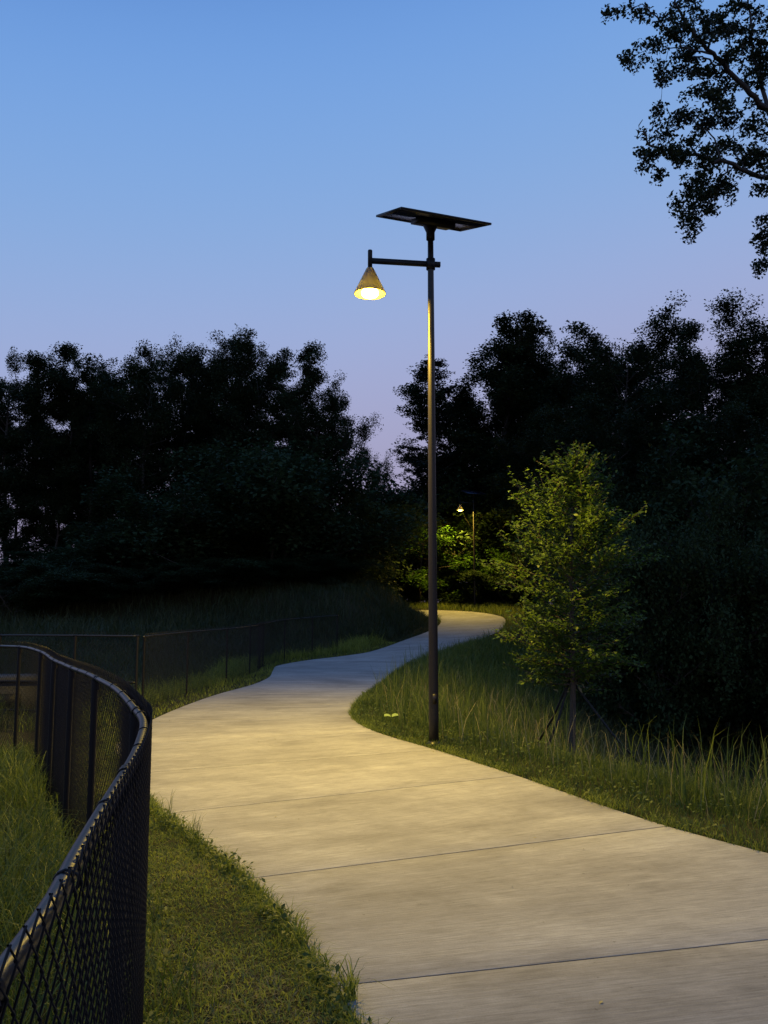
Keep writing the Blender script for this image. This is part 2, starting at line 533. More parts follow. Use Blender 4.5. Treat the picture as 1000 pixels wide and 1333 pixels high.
def broadleaf(seed, H, cb, Rr, limbs=24, subs=7, per=26, size=.2, spread=.42, mat=None, peak=.45, lean=0.0, tr=.2, gap=0.0, flat=.7, upb=25, stems=1):
    t = Tree(seed); r = t.r
    for st in range(stems):
        base = np.array([0, 0, 0.]) if stems == 1 else np.array([r.normal(0, .25), r.normal(0, .25), 0])
        dirs = np.array([lean + r.normal(0, .04), r.normal(0, .04), 1.0]) if stems == 1 else np.array([r.normal(0, .35), r.normal(0, .35), 1.0])
        Hs = H * (1 if stems == 1 else r.uniform(.7, 1))
        tp = t.curve(base - np.array([0, 0, .3]), dirs, Hs * .93, 9, .03, .035)
        t.branch(tp, tr / math.sqrt(stems), .03)
        nl_ = max(4, limbs // stems)
        for i in range(nl_):
            fr = ((i + r.uniform(.2, .8)) / nl_)
            h = cb + (Hs * .91 - cb) * fr
            k = np.clip(h / (Hs * .93) * 9, 0, 8.99); p = tp[int(k)] + (tp[int(k) + 1] - tp[int(k)]) * (k % 1)
            env = Rr * math.sqrt(max(.06, 1 - ((fr - peak) / (.62 + (1 - peak) * .25)) ** 2)) * r.uniform(.72, 1.12)
            if gap and r.uniform() < gap: env *= .45
            az = i * 2.4 + r.normal(0, .35); el = R(upb * .35 + upb * 1.15 * fr + r.normal(0, 9))
            d = (math.cos(az) * math.cos(el), math.sin(az) * math.cos(el), math.sin(el))
            L = env / max(.55, math.cos(el))
            lp = t.curve(p, d, L, 5, .05, .11)
            t.branch(lp, max(.025, tr * .32 * (1 - .5 * fr)), .012)
            for j in range(subs):
                q = r.uniform(.28, 1) * 4.99 if j else 4.99
                sp = lp[int(q)] + (lp[int(q) + 1] - lp[int(q)]) * (q % 1)
                ld = lp[int(q) + 1] - lp[int(q)]; ld /= np.linalg.norm(ld)
                sd = ld + r.normal(0, .65, 3) + np.array([0, 0, .15])
                L2 = r.uniform(.5, 1.0) * (.45 + .30 * env)
                s2 = t.curve(sp, sd, L2, 3, .05, .15)
                t.branch(s2, .018, .006)
                for pt, cr_ in ((s2[1], .8), (s2[2], .95), (s2[3], 1.0)):
                    if r.uniform() < .85: t.cl.append((*pt, cr_ * r.uniform(.6, 1.25)))
                for k2 in range(2):
                    tw = t.curve(s2[2 + k2 // 2], sd + r.normal(0, .8, 3), L2 * .55, 2, .04, .2)
                    t.branch(tw, .009, .004)
                    t.cl.append((*tw[-1], r.uniform(.6, 1.2)))
    return t.wood('trunk', M_BARK, 6), t.leaves('crown', mat or M_LEAF, per, size, .62, spread, flat)


def conifer(seed, H, cb, Rr, whorls=17, mat=None):
    t = Tree(seed); r = t.r
    tp = t.curve((0, 0, -.3), (.02, 0, 1), H, 10, .02, .02)
    t.branch(tp, .2, .02)
    for i in range(whorls):
        fr = (i + r.uniform(.1, .9)) / whorls
        h = cb + (H - cb) * fr
        k = np.clip(h / H * 10, 0, 9.99); p = tp[int(k)] + (tp[int(k) + 1] - tp[int(k)]) * (k % 1)
        for b in range(5):
            az = b * 1.257 + i * .8 + r.normal(0, .25)
            el = R(-4 + 34 * fr + r.normal(0, 6))
            L = Rr * (1 - fr ** 1.6) * r.uniform(.55, 1.15) + .35
            lp = t.curve(p, (math.cos(az) * math.cos(el), math.sin(az) * math.cos(el), math.sin(el)), L, 5, .035, .05)
            t.branch(lp, .045, .008)
            for j in range(int(4 + L * 3)):
                q = r.uniform(.2, 1) * 4.99
                sp = lp[int(q)] + (lp[int(q) + 1] - lp[int(q)]) * (q % 1)
                sd = np.array([math.cos(az + r.choice([-1, 1]) * .9), math.sin(az + r.choice([-1, 1]) * .9), r.normal(.05, .1)])
                s2 = t.curve(sp, sd, r.uniform(.25, .7), 2, 0, .1)
                t.branch(s2, .008, .004)
                t.cl.append((*s2[1], .7)); t.cl.append((*s2[2], .8))
    return t.wood('trunk', M_BARK, 6), t.leaves('crown', mat or M_NEEDLE, 15, .2, .35, .24, .32, .35)


def plant(name, meshes, loc, sc, rz, label, cat, group=None):
    o = empty(name, loc, rz); o.scale = sc
    obj('trunk', meshes[0], o); obj('crown', meshes[1], o)
    return tag(o, label, cat, group)


# ------------------------------------------------------------------ woodland
VAR = {
    'a': (broadleaf(11, 16, 2.5, 3.3, limbs=30, subs=7, per=66, size=.155, spread=.39, peak=.5), 16, 3.6),
    'b': (broadleaf(12, 16, 3.0, 2.9, limbs=28, subs=7, per=64, size=.155, spread=.38, peak=.55, gap=.08), 16, 3.2),
    'c': (broadleaf(13, 16, 2.0, 3.9, limbs=34, subs=8, per=62, size=.155, spread=.38, peak=.55), 16, 4.2),
    'd': (broadleaf(14, 16, 3.5, 2.5, limbs=26, subs=7, per=60, size=.15, spread=.37, peak=.55, gap=.1), 16, 2.8),
    'airy': (broadleaf(15, 12, 2.0, 2.6, limbs=24, subs=6, per=34, size=.13, spread=.32, peak=.55), 12, 2.9),
    'tuft': (broadleaf(16, 16, 2.0, 3.2, limbs=34, subs=7, per=60, size=.155, peak=.25, upb=46, spread=.33), 16, 3.4),
    'hem': (conifer(17, 13, 1.0, 4.0), 13, 4.0),
    'bush': (broadleaf(21, 5, .4, 3.0, limbs=27, subs=8, per=50, size=.15, spread=.36, mat=M_LEAFB, peak=.35, tr=.1, stems=3), 5, 3.0),
    'bush2': (broadleaf(22, 5, .3, 2.6, limbs=28, subs=8, per=50, size=.145, spread=.34, mat=M_LEAFB, peak=.3, tr=.1, stems=4), 5, 2.6),
    'sap': (broadleaf(23, 5, .9, 1.8, limbs=15, subs=4, per=13, size=.17, spread=.28, mat=M_SAP, tr=.06, gap=.2), 5, 1.8),
    'sap2': (broadleaf(24, 5, .6, 2.2, limbs=16, subs=4, per=13, size=.16, spread=.28, mat=M_SAP, tr=.06, gap=.15, lean=.25), 5, 2.2),
}
_rn = np.random.default_rng(77)


def grow(var, px, ptop, Y, wpx, name, label, cat='tree', group=None, rz=None):
    """a tree whose top stands at the height seen from the path at distance Y"""
    (ms, H0, R0) = VAR[var]
    top = at_px(px, ptop, Y)
    zb = float(ground(np.array([top[0]]), np.array([Y]))[0]) - .05
    sz = (top[2] - zb) / H0
    sx = (wpx * 1.22 / FPX * Y / 2) / R0
    return plant(name, ms, (top[0], Y, zb), (sx, sx, sz), _rn.uniform(0, 6.28) if rz is None else rz, label, cat, group)


LG = 'dark trees of the wood on the left'
RG = 'dark trees of the wood on the right'
for a in [
    ('b', 0, 475, 50, 110, 'dark broadleaf tree cut by the left edge of the photo'),
    ('d', 32, 470, 54, 62, 'slim dark tree just left of the notch of sky in the left wood'),
    ('d', 78, 486, 52, 50, 'lower slim dark tree just right of the notch of sky in the left wood'),
    ('b', 132, 472, 53, 104, 'round topped dark tree, third crown from the left edge of the skyline'),
    ('a', 196, 476, 50, 112, 'dark tree with a domed crown left of the tallest crowns of the left wood'),
    ('airy', 236, 468, 58, 84, 'open crowned tree showing sky through it, left of the tallest crowns on the left'),
    ('b', 268, 455, 56, 100, 'tallest dark tree of the left wood, with a ragged top'),
    ('a', 312, 458, 52, 100, 'dark tree right of the tallest one in the left wood'),
    ('c', 346, 462, 50, 130, 'broad dark tree at the right shoulder of the left wood'),
    ('a', 392, 480, 49, 96, 'dark tree where the left skyline starts to drop to the right'),
    ('c', 418, 530, 48, 96, 'dark tree halfway down the falling right flank of the left wood'),
    ('airy', 462, 556, 48, 76, 'thin see-through tree low on the right flank of the left wood'),
    ('airy', 486, 592, 51, 44, 'smallest see-through tree beside the gap of sky in the middle'),
    ('a', 104, 492, 57, 100, 'dark tree filling the dip between the slim pair and the third crown'),
    ('a', 166, 494, 57, 100, 'dark tree in the dip before the domed crown of the left wood'),
    ('c', 232, 478, 54, 110, 'dense dark tree under the open crown in the left wood'),
    ('d', 170, 520, 62, 110, 'trunk-bare tree standing deeper in the left wood, between two domed crowns'),
    ('b', 20, 540, 63, 110, 'tree deep in the left wood behind the leftmost crown'),
    ('b', 100, 560, 60, 120, 'tree deep in the left wood behind the slim pair'),
    ('a', 290, 540, 60, 130, 'tree deep in the left wood behind its tallest crowns'),
]:
    grow(*a[:5], 'broadleaf_tree', a[5], group=LG)

for a in [
    ('hem', 556, 462, 53, 124, 'conifer with flat layered boughs behind the tall lamp post'),
    ('b', 594, 500, 56, 120, 'dark tree between the layered conifer and the tufted tall tree'),
    ('tuft', 652, 446, 54, 150, 'tall dark tree with upright tufts right of the tall lamp post'),
    ('tuft', 704, 462, 56, 100, 'slim upright tree whose tuft leans right of the tufted tall tree'),
    ('a', 752, 492, 50, 150, 'dark tree in the dip of the right skyline'),
    ('c', 812, 456, 46, 160, 'broad dark tree left of the small window of sky in the right wood'),
    ('b', 866, 456, 48, 124, 'dark tree over the small window of sky in the right wood'),
    ('b', 915, 452, 50, 116, 'dark tree right of the small window of sky in the right wood'),
    ('c', 962, 430, 44, 160, 'tallest dark tree on the right, near the edge of the photo'),
    ('a', 1030, 448, 43, 150, 'dark tree cut by the right edge of the photo'),
    ('c', 606, 570, 60, 120, 'dark tree deep in the wood above the far lamp'),
    ('c', 690, 500, 60, 150, 'tree deep in the right wood behind the two tufted trees'),
    ('c', 785, 492, 58, 160, 'tree deep in the right wood behind the dip in the skyline'),
    ('a', 722, 540, 44, 120, 'dark tree directly behind the top of the staked young tree'),
    ('c', 790, 545, 38, 150, 'dark tree in the wood right of the staked young tree'),
    ('c', 880, 550, 36, 150, 'dark tree low in the right wood, below the window of sky'),
    ('c', 975, 560, 35, 160, 'dark tree low in the right wood at the photo edge'),
]:
    grow(*a[:5], 'conifer_tree' if a[0] == 'hem' else 'broadleaf_tree', a[5], group=RG)

# shrubs in front of the left wood and on the right slope
for a in [
    ('bush', 345, 598, 43, 230, 'large rounded green shrub mass in front of the left wood'),
    ('bush2', 262, 660, 42, 180, 'green shrub left of the large rounded shrub on the hill'),
    ('bush', 428, 665, 43, 120, 'green shrub right of the large rounded shrub on the hill'),
    ('bush2', 165, 706, 41, 150, 'low green shrub before the trunks of the left wood'),
    ('bush', 85, 725, 40, 150, 'low green shrub second from the left edge of the photo'),
    ('bush2', 5, 735, 40, 140, 'low green shrub at the left edge of the photo'),
    ('bush', 40, 748, 46, 150, 'low dark bush filling between trunks at the far left of the wood'),
    ('bush2', 130, 742, 47, 140, 'low dark bush behind the low green shrubs of the left wood'),
    ('bush', 220, 728, 47, 150, 'low dark bush behind the fork between the left shrubs'),
    ('bush2', 30, 738, 33, 104, 'low shrub on the hill above the gate at the left edge'),
    ('bush', 118, 746, 34, 110, 'low shrub on the hill above the post where gate and fence meet'),
    ('bush2', 212, 738, 35, 104, 'low shrub on the hill above the far fence, left part'),
    ('bush', 300, 730, 36, 110, 'low shrub on the hill above the far fence, middle part'),
    ('bush2', 388, 732, 38, 100, 'low shrub on the hill left of the grassy bank'),
    ('bush2', 478, 668, 52, 90, 'dark shrub with specks of sky left of the tall lamp post'),
    ('bush', 522, 650, 58, 90, 'dark undergrowth below the gap of sky in the middle'),
    ('bush', 600, 625, 58, 140, 'dark undergrowth above the far lamp'),
    ('bush2', 700, 640, 53, 150, 'dark undergrowth between far lamp and young tree'),
    ('bush', 880, 690, 24, 150, 'rounded dark shrub on the slope right of the young tree'),
    ('bush2', 950, 725, 25, 140, 'lower dark shrub right of the rounded one on the slope'),
    ('bush', 838, 640, 33, 160, 'dark undergrowth behind the young tree on the right slope'),
    ('bush2', 940, 620, 32, 220, 'tall dark undergrowth at the right edge of the photo'),
    ('bush', 1020, 760, 23, 160, 'dark shrub cut by the right edge of the photo'),
    ('bush2', 815, 735, 28, 120, 'dark shrub low on the slope just behind the young tree'),
]:
    grow(*a[:5], 'shrub', a[5], 'shrub', 'shrubs along the wood')
for a in [
    ('sap', 545, 694, 50.5, 80, 'lit sapling left of the far lamp, seen beside the tall post'),
    ('sap2', 588, 705, 52, 90, 'lit leaning sapling between the tall post and far lamp'),
    ('sap', 632, 690, 52, 80, 'lit sapling right behind the far lamp post'),
    ('sap2', 672, 690, 49.5, 80, 'lit sapling between far lamp post and young tree'),
    ('bush2', 668, 745, 50, 80, 'low lit bush at the end of the path bend'),
    ('bush', 600, 755, 53, 110, 'low bush behind the far lamp at the path end'),
    ('bush2', 545, 762, 52, 60, 'low bush at the path end beside the tall post'),
]:
    grow(*a[:5], 'sapling' if a[0].startswith('sap') else 'shrub', a[5], 'tree' if a[0].startswith('sap') else 'shrub', 'undergrowth lit by the far lamp', rz=(.6 if a[1] == 672 else None))


# ------------------------------------------------------------------ staked young tree
def young_tree():
    t = Tree(8); r = t.r
    H = 4.12
    x0, y0 = 2.34, 10.8
    zb = float(ground([x0], [y0])[0])
    tp = t.curve((0, 0, -.1), (.0, 0, 1), H - .1, 12, .03, .018)
    t.branch(tp, .045, .006)
    def crown(h):
        return np.interp(h, [1.05, 1.2, 1.45, 1.9, 2.4, 2.8, 3.15, 3.4, 3.65, 3.9, 4.1], [.34, .62, .86, .98, .95, .84, .66, .47, .33, .20, .05])
    nb = 130
    lf = []
    for i in range(nb):
        h = 1.06 + (H - 1.2) * ((i + r.uniform(.2, .8)) / nb) ** 1.12
        fr = (h - .9) / (H - .9)
        k = np.clip(h / H * 12, 0, 11.99); p = tp[int(k)] + (tp[int(k) + 1] - tp[int(k)]) * (k % 1)
        az = i * 2.39996 + r.normal(0, .25)
        el = R(4 + 34 * fr + r.normal(0, 8))
        L = crown(min(4.1, h + .1)) * r.uniform(.62, 1.06) / math.cos(el)
        lp = t.curve(p, (math.cos(az) * math.cos(el), math.sin(az) * math.cos(el), math.sin(el)), L, 5, .03, .06)
        t.branch(lp, .013 * (1.1 - .6 * fr), .003)
        def along(pts, n0):
            seg = len(pts) - 1
            for q in np.linspace(.12, .999, n0):
                q = q * seg
                c = pts[int(q)] + (pts[int(q) + 1] - pts[int(q)]) * (q % 1)
                lf.append(c + r.normal(0, .028, 3))
        along(lp, int(10 + 42 * L))
        for j in range(int(2 + 7 * L)):
            q = r.uniform(.25, .97) * 4.99
            sp = lp[int(q)] + (lp[int(q) + 1] - lp[int(q)]) * (q % 1)
            ld = lp[int(q) + 1] - lp[int(q)]; ld /= np.linalg.norm(ld)
            sd = ld + np.cross(ld, (0, 0, 1)) * r.choice([-1, 1]) * r.uniform(.5, 1.1) + np.array([0, 0, r.normal(.12, .12)])
            s2 = t.curve(sp, sd, r.uniform(.14, .40), 3, .02, .1)
            t.branch(s2, .005, .002)
            along(s2, 13)
    lf = np.array(lf)
    o = empty('young_tree', (x0, y0, zb), 1.1)
    obj('trunk', t.wood('trunk', M_BARKY, 8), o)
    obj('crown', leaf_cloud(r, 'crown', M_YOUNG, lf, .066, .50, .55), o)
    # broken dry leaves caught low on the stem
    c = np.array([0, 0, .95]) + r.normal(0, 1, (26, 3)) * np.array([.07, .07, .05])
    obj('dry_leaves', leaf_cloud(r, 'dry_leaves', M_DRY, c, .09, .5, .9), o)
    tag(o, 'young leafy staked tree lit green on the grass right of the lamp post', 'tree')
    # straps and pegs: a thing each, tied to the tree
    for k, (ex, ey, lab) in enumerate([(.92, -.35, 'black guy strap running down right from the young tree'),
                                       (-.36, -.30, 'short black guy strap left of the young tree trunk'),
                                       (-.25, .95, 'black guy strap behind the young tree trunk')]):
        a = np.array([x0, y0, zb + 1.02]); b = np.array([x0 + ex, y0 + ey, 0]); b[2] = float(ground([b[0]], [b[1]])[0])
        s = empty('guy_strap', tuple(b))
        g = Geo(); g.tube([a - b, (a - b) * .5 + np.array([0, 0, -.015]), np.array([0, 0, .10])], .015, 6); obj('strap', g.mesh('strap', M_STRAP, True), s)
        g = Geo(); g.tube([(0, 0, -.1), (0, 0, .14), (.0, 0, .17)], [.014, .014, .006], 8); obj('peg', g.mesh('peg', M_BARKY, True), s)
        g = Geo(); ang = np.linspace(0, 2 * math.pi, 13)
        g.tube([a - b + np.array([.06 * math.cos(q), .06 * math.sin(q), 0]) for q in ang], .012, 5, False); obj('collar', g.mesh('collar', M_STRAP, True), s)
        tag(s, lab, 'guy strap', 'guy straps of the young tree')


young_tree()


# ------------------------------------------------------------------ oak reaching in from the right
def oak():
    t = Tree(31); r = t.r
    Y0 = 18.0
    def P(px, py, dy=0.0): return at_px(px, py, Y0 + dy)
    tx = 9.45
    zb = float(ground([tx], [Y0 + .4])[0])
    root = np.array([tx, Y0 + .4, zb])
    trunk = np.array([root - np.array([0, 0, .3]), root + np.array([.05, 0, 3]), P(1075, 560), P(1070, 400), P(1064, 250), P(1050, 160), P(1040, 40), P(1025, -120), P(1030, -260)])
    t.branch(catmull(trunk, 4) - root, .27, .05)
    limbs = [
        ([(1052, 190), (1000, 142), (962, 105), (928, 71), (905, 46), (880, 6), (865, -40)], [0, -.3, -.6, -.9, -1.1, -1.4, -1.6], .075, .014),
        ([(1000, 142), (982, 70), (978, 20), (974, -60)], [-.3, .2, .4, .6], .05, .015),
        ([(928, 71), (895, 62), (862, 30), (835, 10), (808, 14)], [-.9, -1.3, -1.5, -1.9, -2.2], .03, .006),
        ([(940, 85), (905, 72), (875, 62), (845, 64), (820, 80)], [-.8, -.4, .1, .2, .4], .025, .006),
        ([(905, 46), (900, 20), (885, -20)], [-1.1, -.6, -.4], .02, .006),
        ([(1064, 262), (1000, 234), (940, 211), (900, 201), (857, 195), (837, 171), (834, 160)], [0, -.5, -.9, -1.2, -1.6, -1.8, -1.8], .06, .006),
        ([(940, 211), (925, 175), (900, 160), (872, 145), (860, 136)], [-.9, -.3, .2, .4, .5], .024, .005),
        ([(975, 226), (960, 195), (950, 165)], [-.7, -.2, .2], .02, .005),
        ([(948, 214), (931, 251), (912, 270), (894, 282)], [-.9, -1.2, -1.3, -1.5], .022, .005),
        ([(857, 195), (845, 215), (832, 205)], [-1.6, -1.8, -2], .01, .004),
        ([(1068, 330), (1030, 315), (998, 305), (988, 320), (992, 345)], [0, .2, .4, .4, .5], .03, .005),
        ([(1068, 380), (1110, 330), (1150, 250), (1180, 180)], [.2, .8, 1.4, 1.8], .07, .01),
        ([(1045, 100), (1090, 20), (1130, -60)], [.2, -.6, -1.2], .06, .01),
        ([(1030, -60), (980, -130), (920, -170), (870, -180)], [0, -.6, -1, -1.4], .06, .01),
        ([(962, 105), (940, 120), (922, 128)], [-.6, -.9, -1.1], .014, .004),
    ]
    allp = []
    for pts, dz, r0, r1 in limbs:
        c = catmull([P(a[0], a[1], d) for a, d in zip(pts, dz)], 5)
        c[1:-1] += r.normal(0, .03, (len(c) - 2, 3))
        t.branch(c - root, r0, r1); allp.append(c)
    allp = np.concatenate(allp)
    spots = [(802, 18), (828, 8), (845, 18), (866, 22), (870, 48), (852, 55), (830, 62), (815, 78), (822, 86), (843, 70), (860, 75), (868, 95), (880, 88), (862, 105), (900, 78),
             (915, 85), (905, 55), (890, 40), (915, 25), (930, 50), (935, 20), (950, 40), (960, 10), (965, 70), (950, 90), (930, 95), (945, 110), (925, 125), (915, 118), (940, 135),
             (985, 60), (995, 90), (985, 20), (975, 100), (990, 110), (900, 8), (880, 20), (955, 62), (970, 40), (978, 78), (998, 40), (885, 65), (1000, 70), (1010, 20), (1015, 110),
             (862, 135), (855, 150), (870, 165), (890, 150), (905, 150), (915, 165), (935, 150), (950, 160), (975, 160), (990, 155), (845, 180), (830, 200), (838, 215), (855, 225),
             (850, 200), (875, 195), (890, 205), (900, 185), (920, 195), (940, 190), (960, 195), (980, 200), (990, 215), (960, 215), (918, 218), (995, 245), (975, 212), (1005, 225), (1000, 180),
             (900, 245), (890, 258), (915, 240), (925, 250), (940, 235), (950, 245), (905, 275), (887, 287), (900, 296), (922, 265), (995, 290), (985, 308), (998, 320), (990, 342), (1010, 330)]
    spots += [(a + int(r.normal(0, 9)), b + int(r.normal(0, 8))) for a, b in spots if a > 868]
    for px, py in spots:
        k = np.argmin([(np.linalg.norm(p - at_px(px, py, p[1]))) for p in allp])
        src = allp[k]
        end = at_px(px, py, src[1] + r.normal(0, .35))
        mid = (src + end) / 2 + r.normal(0, .05, 3)
        t.branch(np.array([src, mid, end]) - root, .008, .003)
        for q in range(3):
            e2 = end + r.normal(0, .085, 3)
            t.cl.append((*(e2 - root), 1.0))
    # the rest of the crown, out of the picture
    for k in range(420):
        e = P(1120, 60) + r.normal(0, 1, 3) * np.array([1.6, 2.0, 2.6])
        if at_px(1022, 0, e[1])[0] < e[0]: t.cl.append((*(e - root), 1.7))
    o = empty('oak_tree', tuple(root))
    obj('trunk', t.wood('trunk', M_BARK, 8), o)
    obj('crown', t.leaves('crown', M_OAK, 36, .092, .58, .10, .8, .9), o)
    tag(o, 'oak branches with leaf clusters reaching in at the upper right corner', 'tree')


oak()


# ------------------------------------------------------------------ solar street lamps
def emit_mat(name, col, strength):
    m, n, l, p = new_mat(name)
    p.inputs['Base Color'].default_value = (.8, .8, .75, 1)
    p.inputs['Emission Color'].default_value = (*col, 1)
    p.inputs['Emission Strength'].default_value = strength
    return m


M_LENS = emit_mat('glowing_lens', (1.0, .70, .10), 38.0)
m_shade, _n, _l, _p = new_mat('enamelled_glow_shade')
_p.inputs['Base Color'].default_value = (.16, .13, .085, 1); _p.inputs['Roughness'].default_value = .45
_tr = _n.new('ShaderNodeBsdfTranslucent'); _tr.inputs[0].default_value = (.66, .58, .12, 1)
_ms = _n.new('ShaderNodeMixShader'); _ms.inputs[0].default_value = .03  # slight yellow translucency added to imitate the lamp's glare on the shade
# enamelled cream on the inside, dark bronze outside
_bf = _n.new('ShaderNodeNewGeometry'); _mc = _n.new('ShaderNodeMix'); _mc.data_type = 'RGBA'
_mc.inputs[7].default_value = (.07, .058, .04, 1); _mc.inputs[6].default_value = (.70, .60, .30, 1)
_l.new(_bf.outputs['Backfacing'], _mc.inputs[0]); _l.new(_mc.outputs[2], _p.inputs['Base Color'])
_l.new(_p.outputs[0], _ms.inputs[1]); _l.new(_tr.outputs[0], _ms.inputs[2]); _l.new(_ms.outputs[0], _n['Material Output'].inputs[0])
M_SHADE = m_shade
M_CELL = simple('solar_cells', (.012, .014, .030), .15)


def lamp_light(parent, loc, power):
    ld = bpy.data.lights.new('lamp_light', 'POINT')
    ld.energy = power; ld.color = LAMP_COLOR; ld.shadow_soft_size = .07
    ld.use_nodes = True
    n = ld.node_tree.nodes; l = ld.node_tree.links
    em = n['Emission']
    # street-light optic: throws more light outwards than straight down, cut off towards the horizontal
    tcn = n.new('ShaderNodeTexCoord'); sp = n.new('ShaderNodeSeparateXYZ'); l.new(tcn.outputs['Normal'], sp.inputs[0])
    ab = n.new('ShaderNodeMath'); ab.operation = 'MULTIPLY'; ab.inputs[1].default_value = DOWN; l.new(sp.outputs['Z'], ab.inputs[0])
    up = n.new('ShaderNodeMath'); up.operation = 'GREATER_THAN'; up.inputs[1].default_value = -.05; l.new(ab.outputs[0], up.inputs[0])
    mr = n.new('ShaderNodeMapRange'); mr.interpolation_type = 'SMOOTHSTEP'
    for k, v in ((1, .38), (2, .80), (3, .06), (4, 1.0)): mr.inputs[k].default_value = v
    l.new(ab.outputs[0], mr.inputs[0])
    mx = n.new('ShaderNodeMath'); mx.operation = 'MAXIMUM'; mx.inputs[1].default_value = .3; l.new(ab.outputs[0], mx.inputs[0])
    pw = n.new('ShaderNodeMath'); pw.operation = 'POWER'; pw.inputs[1].default_value = -1.0; l.new(mx.outputs[0], pw.inputs[0])
    mu = n.new('ShaderNodeMath'); mu.operation = 'MULTIPLY'; l.new(mr.outputs[0], mu.inputs[0]); l.new(pw.outputs[0], mu.inputs[1])
    mb = n.new('ShaderNodeMapRange'); mb.interpolation_type = 'SMOOTHSTEP'
    for k, v in ((1, BACK0), (2, BACK1), (3, 1.0), (4, .7)): mb.inputs[k].default_value = v
    l.new(sp.outputs['X'], mb.inputs[0])
    mf = n.new('ShaderNodeMath'); mf.operation = 'MULTIPLY'; l.new(mu.outputs[0], mf.inputs[0]); l.new(mb.outputs[0], mf.inputs[1])
    mg = n.new('ShaderNodeMath'); mg.operation = 'MULTIPLY'; l.new(mf.outputs[0], mg.inputs[0]); l.new(up.outputs[0], mg.inputs[1])
    l.new(mg.outputs[0], em.inputs['Strength'])
    o = bpy.data.objects.new('lamp_light', ld); COL.objects.link(o); o.parent = parent; o.location = loc


def street_lamp(loc, rz, label):
    root = empty('street_lamp', loc, rz)
    Hp = 6.48
    g = Geo(); zs = np.linspace(-.2, Hp, 14); g.tube([(0, 0, z) for z in zs], np.interp(zs, [0, Hp], [.061, .037]), 20)
    obj('pole', g.mesh('pole', M_POLE, True), root)
    g = Geo(); g.lathe((0, 0, 0), [(.062, .0), (.095, .0), (.095, .02), (.08, .03), (.063, .05)], 24); obj('base_cover', g.mesh('base_cover', M_POLE, True), root)
    g = Geo(); g.box((0, -.059, .55), (.05, .010, .12)); obj('hand_hole_cover', g.mesh('hand_hole_cover', M_POLE), root)
    za = 6.03
    # arm passes through the pole
    arm = obj('arm', None_mesh_arm(za), root)
    g = Geo(); g.lathe((0, 0, za - .07), [(.046, 0), (.058, 0), (.058, .14), (.046, .14)], 20); obj('arm_collar', g.mesh('arm_collar', M_BLACK, True), root)
    ax = -.785
    g = Geo(); g.tube([(ax, 0, za + .14), (ax, 0, za + .13), (ax, 0, za - .10)], [.026, .029, .029], 14)
    obj('stem', g.mesh('stem', M_BLACK, True), root)
    # conical shade with thickness, open below
    zt = za - .09
    prof = [(.004, 0), (.036, -.003), (.050, -.02), (.10, -.125), (.15, -.230), (.198, -.330), (.203, -.345), (.201, -.353), (.196, -.350)]
    sh = Geo(); sh.lathe((ax, 0, zt), prof, 40)
    shade = obj('lamp_shade', sh.mesh('lamp_shade', M_SHADE, True), root)
    g = Geo(); g.lathe((ax, 0, zt), [(.03, -.14), (.045, -.17), (.045, -.275)], 20)
    obj('socket', g.mesh('socket', M_BLACK, True), shade)
    g = Geo(); g.lathe((ax, 0, zt), [(.045, -.270), (.085, -.290), (.110, -.325), (.108, -.355), (.085, -.383), (.045, -.400), (.003, -.405)], 32)
    obj('bulb', g.mesh('bulb', M_LENS, True), shade)
    lamp_light(root, (ax, 0, zt - .480), LAMP_POWER)
    # solar panel on a battery box
    pr = empty('tmp', (0, 0, 0)); bpy.data.objects.remove(pr)
    pc = np.array([.03, 0, Hp + .15]); yaw = .36 - rz; tilt = .325
    cy, sy, ct, st = math.cos(yaw), math.sin(yaw), math.cos(tilt), math.sin(tilt)
    M3 = np.array([[cy, -sy, 0], [sy, cy, 0], [0, 0, 1]]) @ np.array([[1, 0, 0], [0, ct, -st], [0, st, ct]])
    W, D = 1.235, .94
    g = Geo()
    for c, d in (((0, -D / 2 + .0175, 0), (W, .035, .026)), ((0, D / 2 - .0175, 0), (W, .035, .026)), ((-W / 2 + .0175, 0, 0), (.035, D - .072, .025)), ((W / 2 - .0175, 0, 0), (.035, D - .072, .025))):
        g.box(pc + M3 @ np.array(c), d, mat3=M3)
    panel = obj('solar_panel_frame', g.mesh('solar_panel_frame', M_BLACK), root)
    g = Geo(); g.box(pc + M3 @ np.array((0, 0, .004)), (W - .074, D - .074, .012), mat3=M3)
    obj('cell_sheet', g.mesh('cell_sheet', M_CELL), panel)
    g = Geo(); g.box(pc + M3 @ np.array((.0, -.03, -.050)), (.50, .30, .065), mat3=M3)
    obj('battery_box', g.mesh('battery_box', M_BLACK), root)
    g = Geo()
    g.lathe((0, 0, Hp - .12), [(.044, 0), (.056, 0), (.056, .10), (.10, .20), (.10, .215), (.01, .215)], 16)
    obj('bracket', g.mesh('bracket', M_BLACK, True), root)
    return tag(root, label, 'street lamp', 'solar street lamps along the path')


def None_mesh_arm(za):
    g = Geo(); g.box((-.325, 0, za), (.90, .05, .06)); return g.mesh('arm', M_BLACK)


PX, PY = .60, 10.42
street_lamp((PX, PY, float(ground([PX], [PY])[0])), R(8), 'tall dark solar lamp post with lit cone shade beside the path')
FX, FY = 5.15, 48.2
street_lamp((FX, FY, float(ground([FX], [FY])[0])), R(8), 'small distant lit lamp post at the far bend of the path')


# ------------------------------------------------------------------ chain link fences
def resample(P, step):
    P = np.asarray(P, float)
    d = np.concatenate([[0], np.cumsum(np.linalg.norm(np.diff(P, axis=0), axis=1))])
    n = max(2, int(d[-1] / step) + 1); s = np.linspace(0, d[-1], n)
    return np.stack([np.interp(s, d, P[:, k]) for k in range(P.shape[1])], 1), s


